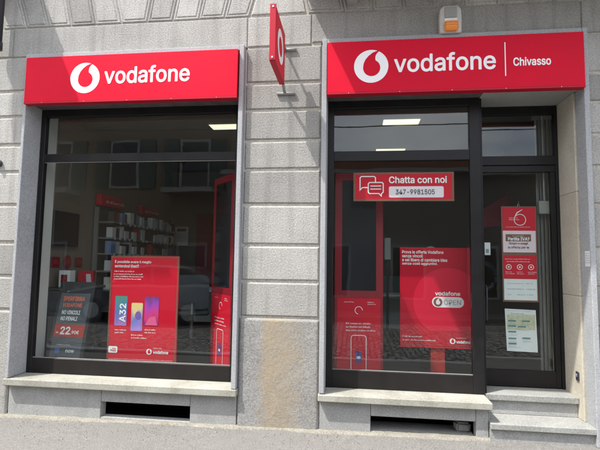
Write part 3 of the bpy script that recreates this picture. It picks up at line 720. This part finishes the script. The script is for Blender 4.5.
# display totems
def totem(label, loc, rz, w):
    s = thing('display_totem', label, 'display', loc, rz, group='red display totems')
    box('body', 0, w, 0, 0.10, 0.0, 2.12, DRED, s, bevel=0.006)
    outline('bezel', rect(0.002, w-0.002, 0.82, 2.118), 0.07, DRED, s, -0.002)  # deeper red than the lower panel: shade on the upper half put into colour
    flat('screen', rect(0.074, w-0.074, 0.892, 2.044), SCREEN, s, -0.002)
    flat('lower_panel', rect(0.03, w-0.03, 0.03, 0.815), PRED, s, -0.002)
    o_ = outline('phone_outline', roundrect(w*0.34, w*0.66, 0.03, 0.44, 0.03, 4), 0.007, WHITE, s, -0.004)
    flat('phone_icon', rect(w*0.44, w*0.56, 0.16, 0.28), plain('icon_violet', (0.10, 0.06, 0.25), 0.5), s, -0.004)
    flat('cloud_icon', [(w*0.5+0.022*math.cos(a*0.45), 0.215+0.014*math.sin(a*0.45)) for a in range(14)], WHITE, s, -0.005)
    smallprint('small_print', w*0.24, 0.55, w*0.52, 3, 0.035, WHITE, s, -0.004, 41, 0.45)
    v_, f_ = ringmesh(w*0.5, 0.69, 0.035, 0.041, 18); link('ring_icon', pydata('ring_icon', v_, f_[:13]), WHITE, s, (0, -0.004, 0))
    smallprint('small_print', w*0.2, 0.77, 0.09, 1, 0.02, WHITE, s, -0.004, 42); smallprint('small_print', w*0.68, 0.77, 0.08, 2, 0.02, WHITE, s, -0.004, 43)
    return s
totem('red totem with dark screen standing at right end of left window', (-1.62, 0.84, 0.326), math.radians(-50), 0.56)
totem('red totem with dark screen behind left side of right window', (-0.20, 0.52, 0.326), math.radians(3), 0.50)

# chat sticker on the glass
s = thing('chat_sticker', 'red and white Chatta con noi sticker on right window glass', 'sticker', (-0.01, 0.232, 2.108))
W_, H_ = 0.962, 0.285
box('film', 0, W_, 0, 0.003, 0, H_, PRED, s)
outline('border_line', rect(0.001, W_-0.001, 0.001, H_-0.001), 0.018, BROWN, s, -0.0015)
text('lettering', 'Chatta con noi', 0.345, 0.175, 0.55, 0.070, WHITE, s, bold=0.02)
flat('number_plate', roundrect(0.345, 0.865, 0.035, 0.145, 0.015, 4), plain('plate_pink', (0.86, 0.72, 0.80), 0.5), s, -0.002); text('lettering', '347-9981505', 0.41, 0.065, 0.37, 0.05, INK, s, -0.0035, bold=0.012)
outline('speech_bubble', [(0.06, 0.10), (0.09, 0.13), (0.20, 0.13), (0.22, 0.15), (0.22, 0.235), (0.205, 0.25), (0.075, 0.25), (0.06, 0.235)], 0.010, WHITE, s, -0.002)
flat('speech_bubble_field', [(0.14, 0.07), (0.255, 0.07), (0.29, 0.035), (0.288, 0.07), (0.295, 0.085), (0.295, 0.175), (0.28, 0.19), (0.155, 0.19), (0.14, 0.175)], PRED, s, -0.003)
outline('speech_bubble', [(0.14, 0.085), (0.155, 0.07), (0.245, 0.07), (0.275, 0.04), (0.277, 0.07), (0.295, 0.085), (0.295, 0.175), (0.28, 0.19), (0.155, 0.19), (0.14, 0.175)], 0.010, WHITE, s, -0.004)
for zz in (0.145, 0.115): flat('speech_line', rect(0.165, 0.27, zz, zz+0.009), WHITE, s, -0.004)

# OPEN poster on a stand
s = thing('poster_stand', 'bright red poster on post with white OPEN pill in right window', 'poster', (0.465, 0.50, 0.326))
W_ = 0.70; z0 = 0.34; z1 = 1.342
box('board', 0, W_, 0, 0.014, z0, z1, plain('poster_carmine', (0.50, 0.006, 0.026), 0.5, spec=0.25), s, bevel=0.002)
box('post', 0.30, 0.44, 0.016, 0.045, 0.02, 0.70, POST, s, bevel=0.004); box('foot', 0.15, 0.59, -0.10, 0.20, 0.0, 0.02, DARK, s, bevel=0.004)
for i, (tx_, w_) in enumerate((('Prova la offerta Vodafone', 0.41), ('senza vincoli', 0.205), ('e sei libero di cambiare idea', 0.445), ('senza costi aggiuntivi.', 0.35))):
    text('lettering', tx_, 0.022, z1-0.062-i*0.040, w_, 0.033, WHITE, s, bold=0.015)
arc = [(0.47+0.34*math.cos(math.radians(a)), 0.80+0.34*math.sin(math.radians(a))) for a in range(0, 360, 6)]
arc = [(min(max(x, 0.01), W_-0.004), min(max(z, z0+0.17), z1-0.16)) for x, z in arc]
flat('circle_print', arc, CIRC, s, -0.0015)
text('lettering', 'vodafone', 0.345, 0.862, 0.245, 0.042, WHITE, s, bold=0.02)
flat('pill', roundrect(0.315, 0.625, 0.745, 0.85, 0.0515, 8), plain('pill_pink', (0.86, 0.76, 0.80), 0.5), s, -0.003)
e = emblem(0.372, 0.797, 0.043, BROWN, PINKP, s, -0.0045); text('lettering', 'OPEN', 0.43, 0.772, 0.165, 0.05, GREYINK, s, -0.0045, bold=0.0)
smallprint('small_print', 0.34, 0.70, 0.24, 1, 0.012, BROWN, s, -0.003, 51)
smallprint('small_print', 0.022, z0+0.105, 0.17, 1, 0.024, WHITE, s, -0.003, 52); smallprint('small_print', 0.022, z0+0.07, 0.34, 1, 0.022, WHITE, s, -0.003, 53)
emblem(0.51, z0+0.075, 0.028, WHITE, RED, s); text('lettering', 'vodafone', 0.545, z0+0.055, 0.135, 0.03, WHITE, s, bold=0.03); smallprint('small_print', 0.545, z0+0.105, 0.09, 1, 0.014, WHITE, s, -0.003, 54)
flat('footer_line', rect(0.01, W_-0.01, z0+0.028, z0+0.033), BROWN, s)

# hanging poster on the door
s = thing('door_poster', 'tall red and white poster hanging inside the glass door', 'poster', (1.475, 0.500, 1.155))
W_ = 0.31
box('backing', -0.012, W_+0.012, 0, 0.006, -0.012, 0.935, BROWN, s)
flat('top_panel', rect(0, W_, 0.69, 0.925), PRED, s); flat('white_panel', rect(0, W_, 0.475, 0.69), PINKP, s)
flat('icon_panel', rect(0, W_, 0.215, 0.445), PRED, s); flat('table_panel', rect(0, W_, 0.005, 0.212), PALE, s)
v_, f_ = ringmesh(0.165, 0.80, 0.052, 0.058, 24); link('swirl', pydata('swirl', v_, f_), WHITE, s, (0, -0.004, 0))
flat('swirl_tail', [(0.11, 0.825), (0.135, 0.875), (0.19, 0.905), (0.187, 0.897), (0.142, 0.867), (0.118, 0.825)], WHITE, s, -0.004)
smallprint('small_print', 0.06, 0.815, 0.09, 2, 0.018, WHITE, s, -0.005, 61); smallprint('small_print', 0.03, 0.725, 0.22, 1, 0.014, WHITE, s, -0.004, 62)
flat('heading_band', rect(0.025, W_-0.045, 0.585, 0.655), BROWN, s, -0.004); text('lettering', 'Partita IVA?', 0.045, 0.592, 0.205, 0.034, WHITE, s, -0.0055, bold=0.03)
smallprint('small_print', 0.09, 0.634, 0.12, 1, 0.018, WHITE, s, -0.0055, 63)
text('lettering', 'Scopri e scegli', 0.055, 0.548, 0.18, 0.028, BROWN, s, -0.004, bold=0.02); text('lettering', 'la offerta per te', 0.045, 0.508, 0.20, 0.028, BROWN, s, -0.004, bold=0.02)
smallprint('small_print', 0.015, 0.405, 0.27, 1, 0.018, WHITE, s, -0.004, 64); smallprint('small_print', 0.03, 0.38, 0.23, 1, 0.018, WHITE, s, -0.004, 65)
for i in range(3):
    v_, f_ = ringmesh(0.048+i*0.105, 0.33, 0.021, 0.027, 20); link('round_icon', pydata('round_icon', v_, f_), WHITE, s, (0, -0.004, 0))
    flat('icon_mark', [(0.048+i*0.105+0.010*math.cos(a*1.26), 0.33+0.010*math.sin(a*1.26)) for a in range(5)], WHITE, s, -0.004)
    smallprint('small_print', 0.018+i*0.105, 0.277, 0.06, 2, 0.016, WHITE, s, -0.004, 66+i)
for i in range(3):
    for j in range(3): smallprint('small_print', 0.03+i*0.09, 0.165-j*0.055, 0.055, 1, 0.02, GREYINK, s, -0.004, 70+3*i+j)
MB().tube([(W_/2-0.01, 0, 0.935), (W_/2, 0.0, 0.985), (W_/2+0.01, 0, 0.935)], 0.003, 6).build('hook', ALU, s)

s = thing('price_sheet', 'white printed sheet with teal headings taped below the door poster', 'paper sheet', (1.485, 0.500, 0.665), rx=0.0)
W_, H_ = 0.285, 0.41
flat('sheet', [(0.005, 0.002), (W_+0.006, -0.004), (W_-0.004, H_-0.008), (-0.008, H_)], PALE, s, 0.0)
flat('map_print', rect(0.01, W_-0.012, H_-0.20, H_-0.055), plain('print_sand', (0.58, 0.57, 0.42), 0.6, var=0.25, vscale=30), s, -0.001)
smallprint('small_print', 0.05, H_-0.05, 0.14, 1, 0.022, TEAL, s, -0.002, 80); smallprint('small_print', 0.01, H_-0.02, 0.25, 1, 0.010, GREYINK, s, -0.002, 81)
for i, (x, z) in enumerate(((0.02, 0.285), (0.15, 0.285), (0.02, 0.235), (0.11, 0.23), (0.02, 0.18), (0.02, 0.115), (0.15, 0.12), (0.02, 0.065))):
    flat('heading_bar', rect(x, x+0.075, z, z+0.016), TEAL, s, -0.002); smallprint('small_print', x, z-0.018, 0.09, 2, 0.011, GREYINK, s, -0.002, 82+i)
s = thing('door_tag', 'small white tag on left edge of glass door', 'tag', (1.295, 0.490, 1.60))
flat('tag_card', rect(0, 0.055, 0, 0.125), PALE, s, 0.0); flat('tag_mark', rect(0.012, 0.04, 0.02, 0.06), GREYINK, s, -0.001)

# ================================================================== things in the shop
def ceiling_light(label, x, y):
    s = thing('ceiling_light', label, 'ceiling light', (x, y, 3.25), group='ceiling light panels')
    box('lamp_frame', -0.23, 0.23, -0.11, 0.11, -0.03, -0.001, ALU, s, bevel=0.004); box('diffuser', -0.215, 0.215, -0.095, 0.095, -0.036, -0.0305, LAMP, s)
ceiling_light('lit ceiling panel nearer the glass, upper of two in right transom', 0.56, 1.26)
ceiling_light('lit ceiling panel further back, lower of two in right transom', 0.54, 2.67)
ceiling_light('lit ceiling panel at upper right of left window transom', -1.62, 1.30)

s = thing('television', 'black flat television on tan wall inside left window', 'television', (-3.585, 0.99, 1.65), math.radians(90))
box('casing', -0.26, 0.24, -0.05, -0.012, 0, 0.43, DARK, s, bevel=0.004); flat('screen', rect(-0.245, 0.225, 0.015, 0.415), SCREEN, s, -0.0515)
for i, (nm, lb) in enumerate((('square', 'left red square print below the television'), ('round', 'round red print between two square ones below television'), ('square', 'right red square print below the television'))):
    s = thing('wall_print', lb, 'picture', (-3.585, 0.86+i*0.23, 1.40), math.radians(90), group='red prints under the television')
    if nm == 'square': box('panel', -0.075, 0.075, -0.012, -0.001, 0, 0.12, DRED, s, bevel=0.003)
    else: MB().prism([(0.07*math.cos(a*math.pi/10), 0.06+0.085*math.sin(a*math.pi/10)) for a in range(20)], -0.012, -0.001).build('panel', DRED, s)
    smallprint('small_print', -0.04, 0.07, 0.08, 2, 0.025, ORANGE, s, -0.0135, 90+i)
s = thing('display_ledge', 'low dark display cabinet under the red prints', 'cabinet', (-3.59, 0.75, 0.326))
box('carcass', 0, 0.26, 0, 0.75, 0.03, 0.80, SLATE, s, bevel=0.004); box('worktop', -0.005, 0.29, -0.01, 0.77, 0.801, 0.835, DARK, s, bevel=0.003); box('toe_kick', 0.0, 0.23, 0.02, 0.73, 0.0, 0.029, INK, s)
s = thing('white_carton', 'white carton standing on dark cabinet by left window', 'box', (-3.40, 0.86, 1.162))
box('carton', -0.09, 0.05, -0.05, 0.06, 0, 0.20, PALE, s, bevel=0.003); flat('carton_print', rect(-0.06, 0.02, 0.05, 0.15), DRED, s, -0.051)
s = thing('red_carton', 'red carton leaning behind the white carton on cabinet', 'box', (-3.40, 1.25, 1.162), math.radians(20))
box('carton', -0.10, 0.08, -0.04, 0.06, 0, 0.19, PRED, s, bevel=0.003); flat('carton_print', [(0.0, 0.02), (0.06, 0.02), (0.045, 0.15), (-0.01, 0.15)], PINKP, s, -0.041)

COLS = [plain('carton_%d' % i, c_, 0.5) for i, c_ in enumerate(((0.75, 0.75, 0.75), (0.5, 0.04, 0.04), (0.06, 0.06, 0.07), (0.72, 0.68, 0.6), (0.2, 0.3, 0.5), (0.7, 0.72, 0.74), (0.10, 0.09, 0.09)))]
rnd = random.Random(11)
cart = {}
def shelving(label, y0, y1, header, glab, grp):
    s = thing('shelf_unit', label, 'shelf', (-3.595, y0, 0.326), group='wall shelving')
    d = y1-y0
    box('back_panel', 0, 0.02, 0, d, 0, 1.90, SLATE, s)
    for yy in (0, d-0.025): box('side_panel', 0.0205, 0.08, yy, yy+0.025, 0, 1.90, ALU, s)
    box('header', 0.0205, 0.10, 0.02, d*0.55, 1.93, 2.08, PRED, s, bevel=0.004)
    h_ = smallprint('header_print', 0, 0, d*0.4, 1, 0.09, WHITE, s, 0, 101); h_.location = (0.102, d*0.12, 1.975); h_.rotation_euler = (0, 0, math.radians(90))
    rows = (0.06, 0.46, 0.74, 1.0, 1.24, 1.46, 1.68)
    for zz in rows:
        sh_ = box('shelf', 0.0205, 0.29, 0.0255, d-0.0255, zz, zz+0.02, ALU, s)
        for q in range(8):
            if rnd.random() < 0.8: box('price_tag', 0.2905, 0.293, 0.06+q*d/8.4, 0.06+q*d/8.4+rnd.uniform(0.04, 0.08), zz-0.012, zz+0.022, PALE, sh_)
    for zz in rows[2:]:
        yy = 0.05
        while yy < d-0.13:
            w_ = rnd.choice((0.075, 0.095, 0.12)); hh = rnd.choice((0.11, 0.14, 0.17)); ci = rnd.randrange(len(COLS)); key = (w_, hh, ci)
            if rnd.random() < 0.06: yy += w_; continue
            if key not in cart:
                mb = MB().box(-0.045, 0.045, 0, w_, 0, hh); me_ = pydata('product_box', mb.v, mb.f); me_.materials.append(COLS[ci]); cart[key] = me_
            o_ = link('product_box', cart[key], None, None, (-3.595+0.21+rnd.uniform(-0.02, 0.03), y0+yy, 0.326+zz+0.021)); tag(o_, glab, 'box', grp)
            yy += w_ + rnd.uniform(0.008, 0.03)
shelving('grey wall shelves under a red header, nearest the television', 1.62, 2.78, 'a', 'small packaged accessory on shelves nearest the television', 'packages on the near shelves')
shelving('grey wall shelves under a red header, in the far corner', 2.84, 3.98, 'b', 'small packaged accessory on shelves in the far corner', 'packages on the far shelves')

s = thing('security_camera', 'black dome camera hanging from shop ceiling in left window', 'camera', (-2.62, 2.3, 3.25))
MB().tube([(0, 0, 0), (0, 0, -0.16)], 0.02, 10).build('stem', DARK, s)
bm = bmesh.new(); bmesh.ops.create_uvsphere(bm, u_segments=16, v_segments=10, radius=0.075); me = bpy.data.meshes.new('dome'); bm.to_mesh(me); bm.free(); link('dome', me, SCREEN, s, (0, 0, -0.22))
MB().tube([(0, 0, -0.16), (0, 0, -0.22)], 0.08, 16).build('housing', DARK, s)
s = thing('red_partition', 'dark red door panel in the back wall seen through left window', 'door', (-3.05, 4.28, 0.326))
box('leaf', 0, 0.62, -0.04, 0, 0, 2.08, DRED, s, bevel=0.004); MB().tube([(0.55, -0.06, 0.95), (0.55, -0.06, 1.05)], 0.012, 8).build('handle', ALU, s)
s = thing('wall_notice', 'white notice sheet pinned to the back wall of the shop', 'paper sheet', (-3.50, 4.285, 1.79))
box('sheet', 0, 0.27, -0.008, 0, 0, 0.37, PALE, s); flat('heading', rect(0.04, 0.23, 0.28, 0.33), INK, s, -0.0095); smallprint('small_print', 0.03, 0.22, 0.2, 4, 0.045, GREYINK, s, -0.0095, 111, 0.3)

def desk(label, x, y, rz):
    s = thing('shop_desk', label, 'desk', (x, y, 0.326), rz, group='service desks')
    box('desk_top', -0.7, 0.7, -0.35, 0.35, 0.72, 0.75, PALE, s, bevel=0.004)
    for sx in (-0.66, 0.63): box('leg', sx, sx+0.03, -0.33, 0.33, 0, 0.7195, SLATE, s)
    box('front_panel', -0.625, 0.625, 0.28, 0.30, 0.2, 0.7195, PALE, s)
    return s
desk('pale service desk in the depth behind the left window', -2.0, 2.6, 0.0); desk('pale service desk with open laptop behind the right window', 0.75, 2.5, 0.0)
def chair(label, x, y, rz):
    s = thing('office_chair', label, 'chair', (x, y, 0.326), rz, group='office chairs')
    MB().prism(roundrect(-0.22, 0.22, 0.52, 0.98, 0.08), 0.19, 0.23).build('backrest', SLATE, s); box('seat', -0.23, 0.23, -0.22, 0.22, 0.43, 0.49, SLATE, s, bevel=0.02)
    MB().tube([(0, 0, 0.06), (0, 0, 0.43)], 0.025).build('column', ALU, s)
    MB().tube([(0, 0.2, 0.44), (0, 0.26, 0.46), (0, 0.24, 0.6)], 0.018).build('back_arm', ALU, s)
    for k in range(5):
        a = k*2*math.pi/5; l_ = MB().tube([(0, 0, 0.09), (0.27*math.cos(a), 0.27*math.sin(a), 0.06)], 0.018).build('leg', DARK, s)
        MB().tube([(0.27*math.cos(a)-0.02, 0.27*math.sin(a), 0.028), (0.27*math.cos(a)+0.02, 0.27*math.sin(a), 0.028)], 0.028).build('castor', DARK, l_)
chair('grey office chair in front of the desk in left window', -2.25, 1.95, math.radians(200)); chair('grey office chair beyond the desk in left window', -1.75, 3.3, math.radians(10))
s = thing('laptop', 'open dark laptop on pale desk behind right window', 'laptop', (0.52, 2.42, 1.078))
box('keyboard_base', -0.17, 0.17, -0.12, 0.12, 0, 0.015, ALU, s, bevel=0.003); MB().box(-0.17, 0.17, 0, 0.01, 0, 0.23).build('screen', DARK, s, (0, 0.122, 0.016), (math.radians(-15), 0, 0))
s = thing('floor_lamp', 'lamp with round white shade rising behind the OPEN poster', 'lamp', (0.885, 1.2, 0.326))
bm = bmesh.new(); bmesh.ops.create_uvsphere(bm, u_segments=20, v_segments=12, radius=0.075); me = bpy.data.meshes.new('shade'); bm.to_mesh(me); bm.free()
for p_ in me.polygons: p_.use_smooth = True
link('shade', me, PALE, s, (0, 0, 1.31)); MB().tube([(0, 0, 0.02), (0, 0, 1.24)], 0.012).build('stem', ALU, s); MB().tube([(0, 0, 0), (0, 0, 0.02)], 0.14, 20).build('base', DARK, s)
s = thing('panel_stand', 'slim stand with small white panel between totem and OPEN poster', 'display', (0.42, 1.6, 0.326))
box('post', -0.015, 0.015, 0, 0.03, 0.02, 1.22, DARK, s); box('white_panel', -0.04, 0.04, 0, 0.03, 1.221, 1.50, PALE, s, bevel=0.01); box('foot', -0.12, 0.12, -0.1, 0.13, 0, 0.02, DARK, s)
# ring stand seen through the door
s = thing('ring_stand', 'black round ring on a stand behind the glass door', 'stand', (1.40, 0.95, 0.326))
pts = [(0.135*math.cos(a*math.pi/16), 0, 1.05+0.145*math.sin(a*math.pi/16)) for a in range(33)]
MB().tube(pts, 0.032, 10).build('ring', DARK, s, smooth=True); MB().tube([(0, 0.0, 0.02), (0, 0.0, 0.905)], 0.014).build('stem', DARK, s); MB().tube([(0, 0, 0), (0, 0, 0.02)], 0.15, 20).build('base', DARK, s)
# red hanging banner deeper inside the door
s = thing('hanging_banner', 'dark red slanted banner hanging behind the glass door', 'banner', (1.75, 1.6, 1.95))
MB().prism([(-0.25, 0.0), (0.15, 0.05), (0.15, 0.42), (-0.25, 0.20)], 0, 0.012).build('panel', DRED, s)
for x in (-0.22, 0.12): MB().tube([(x, 0.006, 0.20 if x < 0 else 0.40), (x, 0.006, 1.30)], 0.003, 6).build('cord', DARK, s)
# ribbed blind at right of the door
s = thing('vertical_blind', 'pale vertical blind hanging inside right of the glass door', 'blind', (1.86, 0.62, 0.33))
for k in range(10):
    MB().box(-0.019, 0.019, -0.002, 0.002, 0.02, 2.68).build('slat', BLIND, s, (k*0.038, 0, 0), (0, 0, math.radians(38)))
box('head_rail', -0.03, 0.37, -0.025, 0.025, 2.681, 2.73, ALU, s)
s = thing('electric_box', 'small pale box high on the blind side of the door', 'wall box', (1.90, 0.56, 2.02))
box('case', -0.06, 0.06, -0.03, 0.03, 0, 0.13, BLIND, s, bevel=0.006); MB().tube([(0, 0, 0.13), (0, 0, 1.2)], 0.008, 8).build('conduit', BLIND, s)

# ================================================================== across the street (seen mirrored in the glass)
PLASTER = [plain('plaster_ochre', (0.20, 0.155, 0.11), 0.9, var=0.12, vscale=0.8), plain('plaster_grey', (0.17, 0.16, 0.15), 0.9, var=0.12, vscale=0.8), plain('plaster_rose', (0.34, 0.22, 0.18), 0.9, var=0.12, vscale=0.8)]
ROOF = plain('roof_tile', (0.22, 0.10, 0.06), 0.9, var=0.2, vscale=6)
SHUT = plain('shutter_green', (0.05, 0.08, 0.06), 0.6)
def far_house(label, x0, x1, y, h, mat, storeys):
    s = thing('street_house', label, 'building', ((x0+x1)/2, y, 0.0), math.pi, group='houses across the street')
    w = x1-x0
    box('wall', -w/2, w/2, 0, 6, 0.0, h, mat, s)
    MB().prism([(-w/2-0.15, h), (w/2+0.15, h), (w/2+0.15, h+0.12), (-w/2-0.15, h+0.12)], -0.35, 6.2).build('cornice', CONC, s)
    MB().prism([(-w/2-0.1, h+0.121), (w/2+0.1, h+0.121), (w/2-0.4, h+0.6), (-w/2+0.4, h+0.6)], 0.3, 5.8).build('roof', ROOF, s)
    n_ = max(2, int(w/2.3))
    for st in range(storeys):
        for k in range(n_):
            x = -w/2 + (k+0.5)*w/n_; z0_ = 0.4 if st == 0 else st*3.1+0.9
            wn_ = box('window', x-0.55, x+0.55, -0.03, 0.0, z0_, z0_+1.7, STEEL, s)
            box('pane', x-0.46, x+0.46, -0.04, -0.031, z0_+0.08, z0_+1.6, SCREEN, wn_)
            if st:
                for d_ in (-1, 1): box('shutter', x+d_*0.85-0.26, x+d_*0.85+0.26, -0.05, 0.0, z0_, z0_+1.7, SHUT, wn_)
                if k % 2 == 0:
                    bl = box('balcony', x-0.9, x+0.9, -0.8, 0.0, z0_-0.25, z0_-0.1, CONC, s)
                    box('railing', x-0.9, x+0.9, -0.8, -0.77, z0_+0.7, z0_+0.75, DARK, bl)
                    for q in range(13): box('railing_bar', x-0.88+q*0.146, x-0.86+q*0.146, -0.79, -0.775, z0_-0.1, z0_+0.7, DARK, bl)
far_house('tall ochre house mirrored in the left window', -17.0, -4.2, -10.2, 7.4, PLASTER[0], 2)
far_house('low grey house mirrored in the right window', -4.1, 12.0, -9.6, 4.3, PLASTER[1], 1)
# parked car on the far side
PAINT = plain('car_paint_grey', (0.10, 0.105, 0.115), 0.2, metal=0.3)
TYRE = plain('tyre_rubber', (0.02, 0.02, 0.02), 0.8)
s = thing('parked_car', 'dark grey hatchback parked across the street, mirrored in left window', 'car', (-5.4, -7.2, -0.11), math.pi)
side = [(-2.0, 0.28), (2.0, 0.28), (2.06, 0.55), (1.98, 0.80), (1.25, 0.93), (0.98, 0.96), (-1.75, 1.0), (-2.02, 0.86), (-2.06, 0.5)]
MB().prism(side, -0.82, 0.82).build('body', PAINT, s, bevel=0.06)
MB().prism([(0.98, 0.955), (0.30, 1.42), (-0.25, 1.48), (-1.25, 1.44), (-1.86, 1.0)], -0.70, 0.70).build('cabin', PAINT, s, bevel=0.05)
for sd_ in (-1, 1):
    y_ = sd_*0.702
    for q_ in ([(0.78, 1.02), (0.27, 1.37), (-0.20, 1.41), (-0.20, 1.02)], [(-0.30, 1.02), (-0.30, 1.41), (-1.18, 1.37), (-1.55, 1.03)]):
        w_ = MB().prism(q_, min(y_, y_+sd_*0.012), max(y_, y_+sd_*0.012)).build('side_window', SCREEN, s)
    for x in (-1.28, 1.28):
        w_ = MB().tube([(x, sd_*0.64, 0.31), (x, sd_*0.84, 0.31)], 0.31, 24).build('wheel', TYRE, s); MB().tube([(x, sd_*0.83, 0.31), (x, sd_*0.85, 0.31)], 0.20, 16).build('rim', ALU, w_)
    box('headlight', 1.93, 2.03, sd_*0.62-0.15, sd_*0.62+0.15, 0.66, 0.78, PALE, s, bevel=0.02)
pts = [(-14+28*i/24, -5.0, 4.45 + 0.25*((i-12)/12)**2) for i in range(25)]
o = MB().tube(pts, 0.012, 6).build('overhead_cable', DARK); tag(o, 'thin dark overhead cable mirrored in the transom glass', 'cable')
